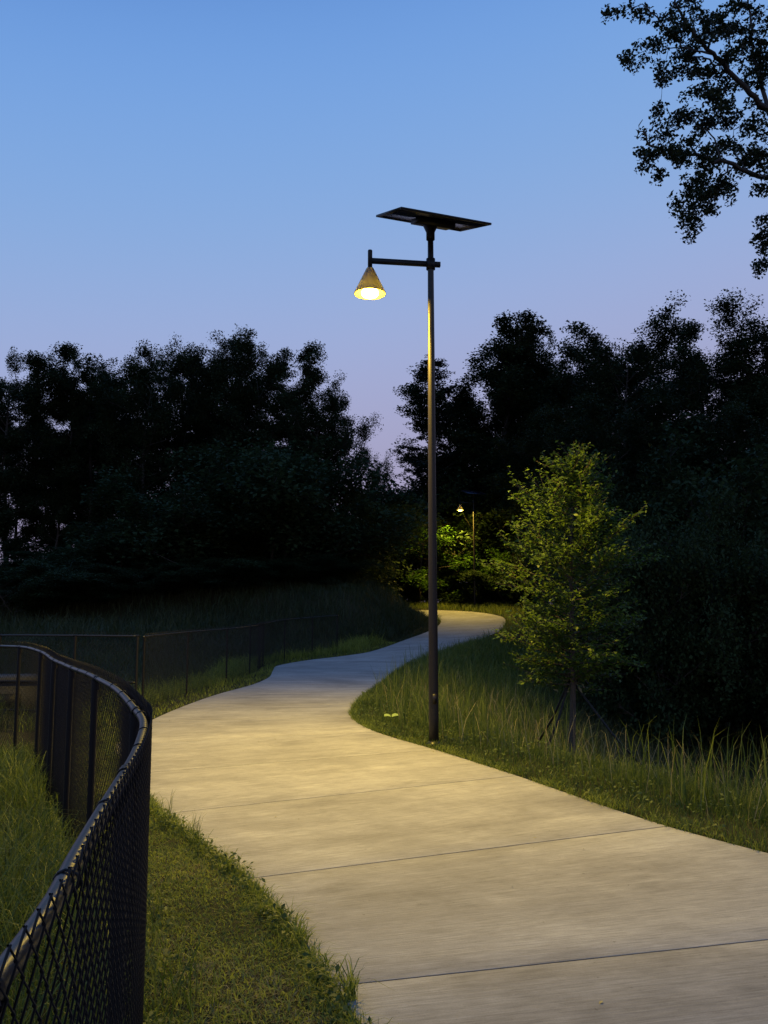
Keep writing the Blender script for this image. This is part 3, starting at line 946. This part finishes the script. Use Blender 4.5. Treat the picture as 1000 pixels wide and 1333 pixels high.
def chain_mesh(line, top, half, rw, side, name):
    """woven wires along a plan line; top(x,y) gives the fabric top, ground() the bottom"""
    pts, s = resample(line, half)
    tan = np.gradient(pts, axis=0); tan /= np.linalg.norm(tan, axis=1)[:, None]
    nrm = np.stack([tan[:, 1], -tan[:, 0]], 1) * side
    pts = pts + nrm * .0275
    W = len(pts) - 1
    zt = top(pts[:, 0], pts[:, 1]); zb = ground(pts[:, 0], pts[:, 1]) + .02
    K = int(np.max(zt - zb) / half) + 1
    k = np.arange(K); i = np.arange(W)
    ph = (k[None] + i[:, None]) % 2                       # 0 left apex, 1 right apex
    idx = i[:, None] + ph
    xy = pts[idx] + nrm[idx] * ((ph * 2 - 1) * rw * .8)[..., None]
    z = zt[idx] - k[None] * half
    z = np.maximum(z, zb[idx])
    C = np.concatenate([xy, z[..., None]], -1)             # W,K,3
    n3 = np.concatenate([nrm[idx], np.zeros((W, K, 1))], -1); t3 = np.concatenate([tan[idx], np.zeros((W, K, 1))], -1)
    ring = np.stack([C + n3 * rw, C + t3 * rw * 1.3, C - n3 * rw, C - t3 * rw * 1.3], 2)   # W,K,4,3
    V = ring.reshape(-1, 3)
    b = (np.arange(W)[:, None] * K + np.arange(K - 1)[None])[..., None] * 4
    q = np.arange(4)[None, None]; q2 = (q + 1) % 4
    Q = np.stack([b + q, b + 4 + q, b + 4 + q2, b + q2], -1).reshape(-1, 4)
    return make_mesh(name, V, Q, M_VINYL, True)


def fence(name, line, posts, h, half, rw, side, label, ties=.42, rail_r=.0150, group='black chain link fences', mid=None, knuckle=.042):
    line = catmull(line, 10)
    line, sl = resample(line, .08)
    x0 = posts[0]
    root = empty(name, (line[0][0], line[0][1], float(ground([line[0][0]], [line[0][1]])[0])))
    off = np.array(root.location)
    gz = ground(line[:, 0], line[:, 1])
    ker = np.ones(25) / 25
    gz = np.convolve(np.pad(gz, 12, mode='edge'), ker, 'valid')
    def top(x, y):
        # nearest station on the line
        d = (np.asarray(x)[:, None] - line[None, :, 0]) ** 2 + (np.asarray(y)[:, None] - line[None, :, 1]) ** 2
        return gz[np.argmin(d, 1)] + h
    g = Geo(); rl = np.column_stack([line, gz + h - rail_r]) - off
    g.tube(rl, rail_r, 14); obj('top_rail', g.mesh('top_rail', M_RAIL, True), root)
    if mid:
        g = Geo(); g.tube(np.column_stack([line, gz + mid]) - off, .017, 10); obj('middle_rail', g.mesh('middle_rail', M_VINYL, True), root)
        g = Geo(); g.tube(np.column_stack([line, gz + .08]) - off, .017, 10); obj('bottom_rail', g.mesh('bottom_rail', M_VINYL, True), root)
    me = chain_mesh(line, lambda x, y: top(x, y) + knuckle, half, rw, side, 'chain_link_mesh')
    co = np.empty(len(me.vertices) * 3, np.float32); me.vertices.foreach_get('co', co); co = co.reshape(-1, 3) - off.astype(np.float32); me.vertices.foreach_set('co', co.ravel())
    m = obj('chain_link_mesh', me, root); m['kind'] = 'stuff'
    tan = np.gradient(line, axis=0); tan /= np.linalg.norm(tan, axis=1)[:, None]
    for p in posts:
        k = int(np.argmin(((line - np.array(p)) ** 2).sum(1)))
        nrm = np.array([tan[k][1], -tan[k][0]]) * side
        b = line[k] - nrm * .004
        g = Geo(); zt = gz[k] + h - 1.9 * rail_r
        g.tube([(b[0] - off[0], b[1] - off[1], gz[k] - .15 - off[2]), (b[0] - off[0], b[1] - off[1], zt - off[2])], .019, 12, False)
        po = obj('post', g.mesh('post', M_VINYL, True), root)
        g = Geo(); cc = np.array([line[k][0], line[k][1], gz[k] + h - rail_r]) - off; t3 = np.array([tan[k][0], tan[k][1], 0])
        g.tube([cc - t3 * .03, cc, cc + t3 * .03], rail_r + .004, 14, False)
        g.tube([cc - np.array([0, 0, rail_r + .05]), cc - np.array([0, 0, rail_r * .5])], .0245, 12, False)
        obj('post_cap', g.mesh('post_cap', M_VINYL, True), po)
    if ties:
        ds = sl[-1]; n = int(ds / ties)
        for i in range(n):
            k = int(np.argmin(abs(sl - (i + .5) * ties)))
            t3 = np.array([tan[k][0], tan[k][1], 0]); n3 = np.array([tan[k][1], -tan[k][0], 0]) * side
            c = np.array([line[k][0], line[k][1], gz[k] + h - rail_r]) - off
            g = Geo(); A = np.linspace(0, 2 * math.pi, 12)
            g.tube([c + n3 * (math.cos(a) * (rail_r + .004) + .004) + np.array([0, 0, 1]) * math.sin(a) * (rail_r + .003) + t3 * .012 * (a / 6.28 - .5) for a in A], .0028, 5, False)
            obj('tie_wire', g.mesh('tie_wire', M_VINYL, True), root)
    tag(root, label, 'fence', group)
    return root


F1 = [(-.30, -2.2), (-.33, -1.0), (-.36, 0), (-.40, .7), (-.45, 1.16), (-.51, 1.46), (-.59, 1.87), (-.68, 2.33), (-.775, 2.75), (-.90, 3.23), (-1.05, 3.63), (-1.39, 4.45), (-1.70, 5.06),
      (-2.2, 6.05), (-2.77, 7.2), (-3.37, 8.4), (-3.92, 9.25), (-4.6, 9.9), (-5.6, 10.4)]
fence('chain_link_fence', F1, [(-.34, -.9), (-.44, .95), (-.66, 2.2), (-1.02, 3.55), (-1.70, 5.06), (-2.2, 6.05), (-2.77, 7.2), (-3.35, 8.36), (-3.95, 9.3), (-4.45, 9.75), (-5.3, 10.25)],
      1.215, .027, .0017, 1, 'near black chain link fence curving away along the left of the path')
F2 = [(-3.72, 13.2), (-3.74, 15.3), (-3.62, 17.4), (-3.36, 19.6), (-3.28, 21.8), (-3.34, 23.7), (-2.98, 26), (-2.3, 27.5), (-1.55, 29)]
fence('chain_link_fence', F2, [(-3.72, 13.25), (-3.70, 16.2), (-3.45, 18.8), (-3.28, 21), (-3.34, 23.7), (-3.0, 25.9), (-2.3, 27.5), (-1.6, 28.9)],
      1.22, .036, .0022, 1, 'far black chain link fence beside the path below the dark hill', ties=1.2)
F3 = [(-3.79, 13.14), (-4.8, 13.2), (-5.9, 13.3), (-7.2, 13.45)]
fence('chain_link_gate', F3, [(-3.83, 13.13), (-4.78, 13.2), (-5.95, 13.3), (-7.1, 13.4)],
      1.24, .036, .0022, 1, 'black chain link gate with a middle rail left of the far fence', ties=1.2, mid=.52)


# ------------------------------------------------------------------ pale concrete drain box beyond the near fence
def drain_box():
    x, y = -6.3, 14.6
    z = float(ground([x], [y])[0])
    M_B = simple('weathered_concrete', (.05, .05, .048), .9, bump=.4, bscale=30, var=.25)
    o = empty('drain_box', (x, y, z), .15)
    g = Geo(); g.box((0, 0, .18), (1.3, .9, .56)); obj('wall', g.mesh('wall', M_B), o)
    g = Geo(); g.box((0, 0, .50), (1.42, 1.02, .07)); obj('lid', g.mesh('lid', M_B), o)
    g = Geo(); g.box((0, -.458, .16), (.5, .012, .24)); obj('opening_grate', g.mesh('opening_grate', M_BLACK), o)
    tag(o, 'pale grey concrete drain box beyond the near fence at the left edge', 'drain box')


drain_box()


# ------------------------------------------------------------------ grass
def blade_mesh(name, mat, x, y, h, w, lean, r, seg=2, tint=None):
    N = len(x); z = ground(x, y) - .008
    az = r.uniform(0, 2 * math.pi, N); d = np.stack([np.cos(az), np.sin(az)], 1)
    fa = r.uniform(0, 2 * math.pi, N); s = np.stack([np.cos(fa), np.sin(fa)], 1) * (w / 2)[:, None]
    b = np.stack([x, y], 1); ln = (lean * h)[:, None] * d
    m1 = b + ln * .18; m2 = b + ln * .5; tp = b + ln
    z1 = z + h * .42; z2 = z + h * .78 ; zt = z + h * (1 - .35 * np.minimum(lean, 1.4))
    rows = [np.column_stack([b - s, z]), np.column_stack([b + s, z]), np.column_stack([m1 - s * .85, z1]), np.column_stack([m1 + s * .85, z1]),
            np.column_stack([tp, zt])] if seg == 2 else \
           [np.column_stack([b - s, z]), np.column_stack([b + s, z]), np.column_stack([m1 - s * .9, z1]), np.column_stack([m1 + s * .9, z1]),
            np.column_stack([m2 - s * .6, z2 - .06 * h * lean]), np.column_stack([m2 + s * .6, z2 - .06 * h * lean]), np.column_stack([tp, zt])]
    nv = len(rows)
    V = np.stack(rows, 1).reshape(-1, 3)
    o = (np.arange(N) * nv)[:, None]
    if seg == 2:
        Q = o + np.array([[0, 1, 3, 2]]); T = o + np.array([[2, 3, 4]])
    else:
        Q = np.concatenate([o + np.array([[0, 1, 3, 2]]), o + np.array([[2, 3, 5, 4]])]); T = o + np.array([[4, 5, 6]])
    t = r.uniform(0, 1, N) if tint is None else tint
    return make_mesh(name, V, [Q, T], mat, False, None, np.repeat(t, nv))


def fence1_x(y):
    P = resample(catmull(F1, 8), .05)[0]
    return np.interp(y, P[:, 1], P[:, 0])


def patch(x, y, f=1.0, s=0.0):
    return .5 + .25 * (np.sin(x * 2.1 * f + s) * np.sin(y * 1.7 * f + 1.3 * s) + np.sin((x + y) * 3.7 * f + s * 2) * .7 + np.sin((x * 1.3 - y) * 6.1 * f + s) * .45)


def scatter(r, n, x0, x1, y0, y1):
    return r.uniform(x0, x1, n), r.uniform(y0, y1, n)


def grass():
    r = np.random.default_rng(9)
    # --- verge between the near fence and the path: mown, matted, with dead thatch
    x, y = scatter(r, 560000, -4.3, 2.2, 1.6, 12.0)
    d = left_off(x, y); fx = fence1_x(y)
    k = (d > -.02) & (x > fx - .05) & ~inside_path(x, y) & (r.uniform(0, 1, len(x)) < np.where(y < 8.5, 1, .6))
    x, y, d = x[k], y[k], d[k]; df = x - fence1_x(y)
    p = patch(x, y, 1.6, .7)
    h = r.uniform(.018, .055, len(x)) * (.55 + .9 * p) + .05 * np.exp(-d / .07) * r.uniform(.3, 1.6, len(x)) + .05 * np.exp(-df / .15) * r.uniform(0, 1, len(x))
    t = np.clip(.35 + .6 * p + r.normal(0, .2, len(x)), 0, 1)
    dead = r.uniform(0, 1, len(x)) < np.clip((p - .36) * 1.1, 0.06, .55) * (d > .1)
    o = obj('mown_grass', blade_mesh('mown_grass', M_GRASS, x[~dead], y[~dead], h[~dead], r.uniform(.003, .0075, (~dead).sum()), r.uniform(.3, 1.5, (~dead).sum()), r, 2, t[~dead]))
    tag(o, 'short mown grass between the near fence and the path', 'grass', kind='stuff')
    o = obj('dead_thatch', blade_mesh('dead_thatch', M_DRY, x[dead], y[dead], h[dead] * .9, r.uniform(.002, .004, dead.sum()), r.uniform(.6, 1.8, dead.sum()), r, 2))
    tag(o, 'dry straw coloured thatch in the mown grass by the near fence', 'grass', kind='stuff')
    # taller weeds at the foot of the near fence
    x, y = scatter(r, 26000, -4.3, .2, 1.8, 11.0)
    df = x - fence1_x(y); pp = patch(x, y, 2.2, 2.0)
    k = (df > -.05) & (df < .12 + .42 * pp) & (left_off(x, y) > .12) & (r.uniform(0, 1, len(x)) < 1.2 * np.exp(-np.abs(df) / .22))
    x, y = x[k], y[k]
    o = obj('fence_weeds', blade_mesh('fence_weeds', M_TALL, x, y, r.uniform(.08, .30, len(x)) * (.5 + patch(x, y, 2.2, 2.0)), r.uniform(.003, .007, len(x)), r.uniform(.1, .9, len(x)), r, 3))
    tag(o, 'tangle of taller weeds along the foot of the near fence', 'grass', kind='stuff')
    # --- tall grass inside the near fence
    x, y = scatter(r, 95000, -7.5, -.2, .4, 12.8)
    fx = fence1_x(y)
    k = (x < fx - .06) & (x > -.52 * y - 1.2)
    x, y = x[k], y[k]; p = patch(x, y, .9, 3)
    h = r.uniform(.12, .42, len(x)) * (.55 + .8 * p) * (.55 + .6 * smoothstep(1, 4, y))
    o = obj('tall_grass', blade_mesh('tall_grass', M_TALL, x, y, h, r.uniform(.003, .0075, len(x)), r.uniform(.15, 1.3, len(x)), r, 3, np.clip(.2 + .5 * p + r.normal(0, .22, len(x)), 0, 1)))
    tag(o, 'tall rough grass behind the near fence on the left', 'grass', kind='stuff')
    # --- right verge
    x, y = scatter(r, 330000, -1.0, 8.5, 3.8, 31)
    d = right_off(x, y)
    k = (d > -.015) & (d < 4.6) & ~inside_path(x, y) & (r.uniform(0, 1, len(x)) < np.where(y < 13, 1.0, .55) * np.exp(-np.maximum(d - 1.0, 0) / 1.6)) & (x < .5 * y + 1.4)
    x, y, d = x[k], y[k], d[k]; p = np.clip(.5 + 1.5 * (.6 * patch(x, y, 1.1, 5) + .4 * patch(x, y, 3.1, 1) - .5), 0, 1)
    far = smoothstep(10, 24, y)
    tallness = smoothstep(.30 + .15 * (1 - far), .95 + .7 * (1 - far), d)
    h = r.uniform(.05, .13, len(x)) + tallness * r.uniform(.04, .42, len(x)) * (.22 + 1.2 * p) * (1 - .5 * smoothstep(1.3, 2.2, d) * (1 - far)) + far * r.uniform(.0, .30, len(x)) * smoothstep(.02, .3, d) + .05 * np.exp(-d / .06) * r.uniform(0, 1, len(x))
    near_tree = (np.abs(x - 2.35) < 1.0) & (y > 8.6) & (y < 11.6) & (d > .75)
    h = np.where(near_tree, h * .5, h)
    o = obj('verge_grass', blade_mesh('verge_grass', M_TALL, x, y, h, r.uniform(.003, .007, len(x)) * (1 + 1.3 * far), r.uniform(.1, 1.1, len(x)) , r, 3, np.clip(-.05 + .85 * p + r.normal(0, .22, len(x)), 0, 1)))
    tag(o, 'grass verge rising from the right edge of the path', 'grass', kind='stuff')
    # dry stalks and tall stems standing out of it
    x, y = scatter(r, 11000, -.8, 8, 4.6, 27)
    d = right_off(x, y); p = patch(x, y, .8, 8)
    k = (d > .35) & (d < 3.4) & (p > .42) & (x < .5 * y + 1) & ~((np.abs(x - 2.35) < 1.0) & (y > 8.2) & (y < 11.6) & (d > .6))
    x, y = x[k], y[k]
    o = obj('tall_stems', blade_mesh('tall_stems', M_TALL, x, y, r.uniform(.35, .85, len(x)), r.uniform(.005, .012, len(x)), r.uniform(.03, .45, len(x)), r, 3))
    tag(o, 'tall stems standing out of the grass right of the path', 'grass', kind='stuff')
    x, y = scatter(r, 2600, -.8, 8, 4.6, 20)
    d = right_off(x, y)
    k = (d > .5) & (d < 3.6) & (x < .5 * y + 1)
    x, y = x[k], y[k]
    o = obj('dry_stalks', blade_mesh('dry_stalks', M_DRY, x, y, r.uniform(.25, .7, len(x)), r.uniform(.003, .007, len(x)), r.uniform(.1, .9, len(x)), r, 3))
    tag(o, 'thin dry stalks among the grass right of the path', 'grass', kind='stuff')
    # broad-leaved weeds low in both verges
    def weeds(n, x, y, label, hh, size):
        z = ground(x, y) + hh * r.uniform(.15, 1, len(x))
        o = obj('broad_leaved_weeds', leaf_cloud(r, 'broad_leaved_weeds', M_WEED, np.column_stack([x, y, z]), size, .5, .5, patch(x, y, 3, 2)))
        tag(o, label, 'weeds', kind='stuff')
    x, y = scatter(r, 90000, -1, 6, 4.4, 22)
    d = right_off(x, y); q = patch(x, y, 2.6, 9)
    k = (d > .0) & (d < 1.5) & (q > .52) & (r.uniform(0, 1, len(x)) < np.exp(-d / .6)) & ~inside_path(x, y)
    x, y, d, q = x[k], y[k], d[k], q[k]
    weeds(0, x, y, 'broad leaved weeds along the right edge of the path', .05 + .22 * smoothstep(.05, .8, d) * q, .042)
    x, y = scatter(r, 60000, -4, .5, 2.4, 10)
    d = left_off(x, y); q = patch(x, y, 3.4, 4); df = x - fence1_x(y)
    k = (d > -.02) & (df > -.02) & (((d < .14) & (q > .45)) | ((df < .35) & (q > .6))) & ~inside_path(x, y)
    x, y, q = x[k], y[k], q[k]
    weeds(0, x, y, 'small broad leaved weeds at the edges of the mown strip', .03 + .10 * q, .034)
    # ragged fringe hanging over the left path edge
    x, y = scatter(r, 160000, -4, 2, 1.8, 12)
    d = left_off(x, y); q = patch(x, y, 4.2, 6)
    k = (d > -.035) & (d < .09) & (q > .38)
    x, y, q = x[k], y[k], q[k]
    o = obj('edge_fringe', blade_mesh('edge_fringe', M_GRASS, x, y, r.uniform(.04, .15, len(x)) * (.3 + q), r.uniform(.003, .006, len(x)), r.uniform(.4, 1.6, len(x)), r, 3))
    tag(o, 'ragged grass fringe hanging over the left edge of the path', 'grass', kind='stuff')
    x, y = scatter(r, 260000, -1, 3.4, 4.6, 20)
    d = right_off(x, y); q = patch(x, y, 3.6, 3)
    k = (d > -.03) & (d < .10) & (q > .36)
    x, y, q = x[k], y[k], q[k]
    o = obj('edge_fringe', blade_mesh('edge_fringe', M_GRASS, x, y, r.uniform(.03, .12, len(x)) * (.3 + q), r.uniform(.003, .006, len(x)), r.uniform(.4, 1.6, len(x)), r, 3))
    tag(o, 'ragged grass fringe hanging over the right edge of the path', 'grass', kind='stuff')
    # litter blown onto the slabs
    x, y = scatter(r, 9000, -3.6, 4, 3.2, 18)
    dl, dr = -left_off(x, y), -right_off(x, y); e = np.minimum(dl, dr)
    k = inside_path(x, y) & (r.uniform(0, 1, len(x)) < .006 + .10 * np.exp(-e / .07))
    x, y = x[k], y[k]
    o = obj('leaf_litter', leaf_cloud(r, 'leaf_litter', M_DRY, np.column_stack([x, y, hpath(y) + .006]), .024, .45, .25))
    tag(o, 'crumbs of dry leaf scattered on the path slabs', 'litter', kind='stuff')
    # --- left far verge and hill
    x, y = scatter(r, 150000, -11, 3.2, 11.5, 43)
    d = left_off(x, y)
    k = (d > -.02) & (d < 7.5) & ~inside_path(x, y) & (r.uniform(0, 1, len(x)) < np.where(d < 1.6, 1, .45)) & (x > -.5 * y - 1) & ~((d < .0) & (y > 41))
    x, y, d = x[k], y[k], d[k]; p = patch(x, y, .8, 4)
    far = smoothstep(14, 34, y)
    h = r.uniform(.05, .10, len(x)) + smoothstep(.30, .7, d) * r.uniform(.05, .42, len(x)) * (.3 + p)
    tt = np.clip(.2 + .5 * p + r.normal(0, .22, len(x)), 0, 1); ww = r.uniform(.006, .012, len(x)) * (1 + far); le = r.uniform(.15, 1.1, len(x))
    k = (d < 1.5) & (y < 32)
    o = obj('far_verge_grass', blade_mesh('far_verge_grass', M_GRASS, x[k], y[k], h[k], ww[k], le[k], r, 2, tt[k]))
    tag(o, 'grass along the foot of the far fence left of the path', 'grass', kind='stuff')
    k = ~k; h = np.where(y > 31, h * 1.5, h)
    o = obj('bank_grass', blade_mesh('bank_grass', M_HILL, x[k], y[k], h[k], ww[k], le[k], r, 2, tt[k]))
    tag(o, 'grass on the dark bank and hill left of the far path', 'grass', kind='stuff')
    x, y = scatter(r, 60000, -30, -2, 16, 46)
    d = left_off(x, y)
    k = (d > 6.5) & (x > -.56 * y - 2)
    x, y = x[k], y[k]; p = patch(x, y, .5, 4)
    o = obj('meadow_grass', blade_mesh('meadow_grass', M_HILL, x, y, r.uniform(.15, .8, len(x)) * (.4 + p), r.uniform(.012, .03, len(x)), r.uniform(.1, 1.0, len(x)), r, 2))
    tag(o, 'rough dark meadow grass on the hill below the left shrubs', 'grass', kind='stuff')
    # --- grass at the far bend
    x, y = scatter(r, 26000, -1, 12, 36, 56)
    k = ~inside_path(x, y) & ~((x < 2.2) & (y < 43.5))
    x, y = x[k], y[k]
    o = obj('far_grass', blade_mesh('far_grass', M_GRASS, x, y, r.uniform(.08, .5, len(x)), r.uniform(.012, .03, len(x)), r.uniform(.1, .9, len(x)), r, 2))
    tag(o, 'grass around the far bend below the distant lamp', 'grass', kind='stuff')
    # --- slope on the right, dark
    x, y = scatter(r, 60000, 2, 20, 7, 40)
    d = right_off(x, y)
    k = (d > 3.0) & (x < .52 * y + 1.5)
    x, y = x[k], y[k]
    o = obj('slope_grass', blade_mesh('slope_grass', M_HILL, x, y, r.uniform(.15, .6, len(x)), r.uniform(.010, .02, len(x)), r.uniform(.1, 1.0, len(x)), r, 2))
    tag(o, 'rank grass on the dark slope at the right', 'grass', kind='stuff')


grass()


# ------------------------------------------------------------------ single plants and small things
def tussock(x, y, n, h, spread, label, mat, seed, wmin=.004):
    r = np.random.default_rng(seed)
    a = r.uniform(0, 6.28, n); q = np.sqrt(r.uniform(0, 1, n)) * .03
    bx = x + np.cos(a) * q; by = y + np.sin(a) * q
    me = blade_mesh('tussock', mat, bx, by, r.uniform(.4, 1, n) * h, r.uniform(wmin, wmin * 2, n), r.uniform(.2, spread, n), r, 3)
    z = float(ground([x], [y])[0])
    co = np.empty(len(me.vertices) * 3, np.float32); me.vertices.foreach_get('co', co)
    co = co.reshape(-1, 3) - np.array([x, y, z], np.float32); me.vertices.foreach_set('co', co.ravel())
    o = obj('grass_tussock', me, None, (x, y, z))
    tag(o, label, 'grass tussock', 'grass tussocks along the path edge')


tussock(-.40, 4.30, 46, .16, 1.5, 'grass tussock hanging over the left path edge, nearest but one to the bottom', M_GRASS, 1)
tussock(-.14, 3.72, 60, .20, 1.4, 'largest grass tussock at the left path edge near the bottom of the photo', M_GRASS, 2)
tussock(-.62, 4.72, 36, .12, 1.4, 'small grass tussock at the left path edge beside a slab joint', M_GRASS, 3)
tussock(-.98, 5.45, 40, .13, 1.2, 'round green tussock at the left path edge halfway to the fence curve', M_GRASS, 4)
tussock(-1.30, 6.05, 24, .30, .35, 'upright thin stems at the left path edge before the fence curve', M_TALL, 5, .002)
tussock(-1.62, 6.55, 22, .34, .3, 'tallest upright thin stems at the left path edge beside the fence curve', M_TALL, 6, .002)
tussock(-1.86, 6.95, 50, .16, 1.0, 'tussock where the left path edge goes behind the fence', M_GRASS, 7)


def scrap():
    x, y = .10, 11.9
    z = float(ground([x], [y])[0])
    m = leaf_mat('pale_leaf', (.34, .46, .13), (.38, .50, .15), .4)
    o = empty('pale_leaf_pair', (x, y, z + .16), .3); o.scale = (.8, .8, .8)
    for s in (-1, 1):
        V = []; n = 8
        for i in range(n + 1):
            t = i / n; w = .045 * math.sin(math.pi * min(1, t * .92 + .06)) ** .7
            for k in (-1, 0, 1):
                V.append((s * (.012 + .115 * t), k * w, .02 * math.sin(t * 2.6) + .008 * abs(k) + k * .015))
        Q = [(i * 3 + k, i * 3 + k + 1, i * 3 + k + 4, i * 3 + k + 3) for i in range(n) for k in (0, 1)]
        obj('leaf', make_mesh('leaf', V, np.array(Q), m, True, None, np.full(len(V), .5)), o)
    g = Geo(); g.tube([(0, 0, -.17), (.004, .003, -.08), (0, 0, .005)], .003, 5); obj('stem', g.mesh('stem', M_GRASS, True), o)
    tag(o, 'pair of bright pale leaves in the grass left of the lamp post', 'leaf')


scrap()
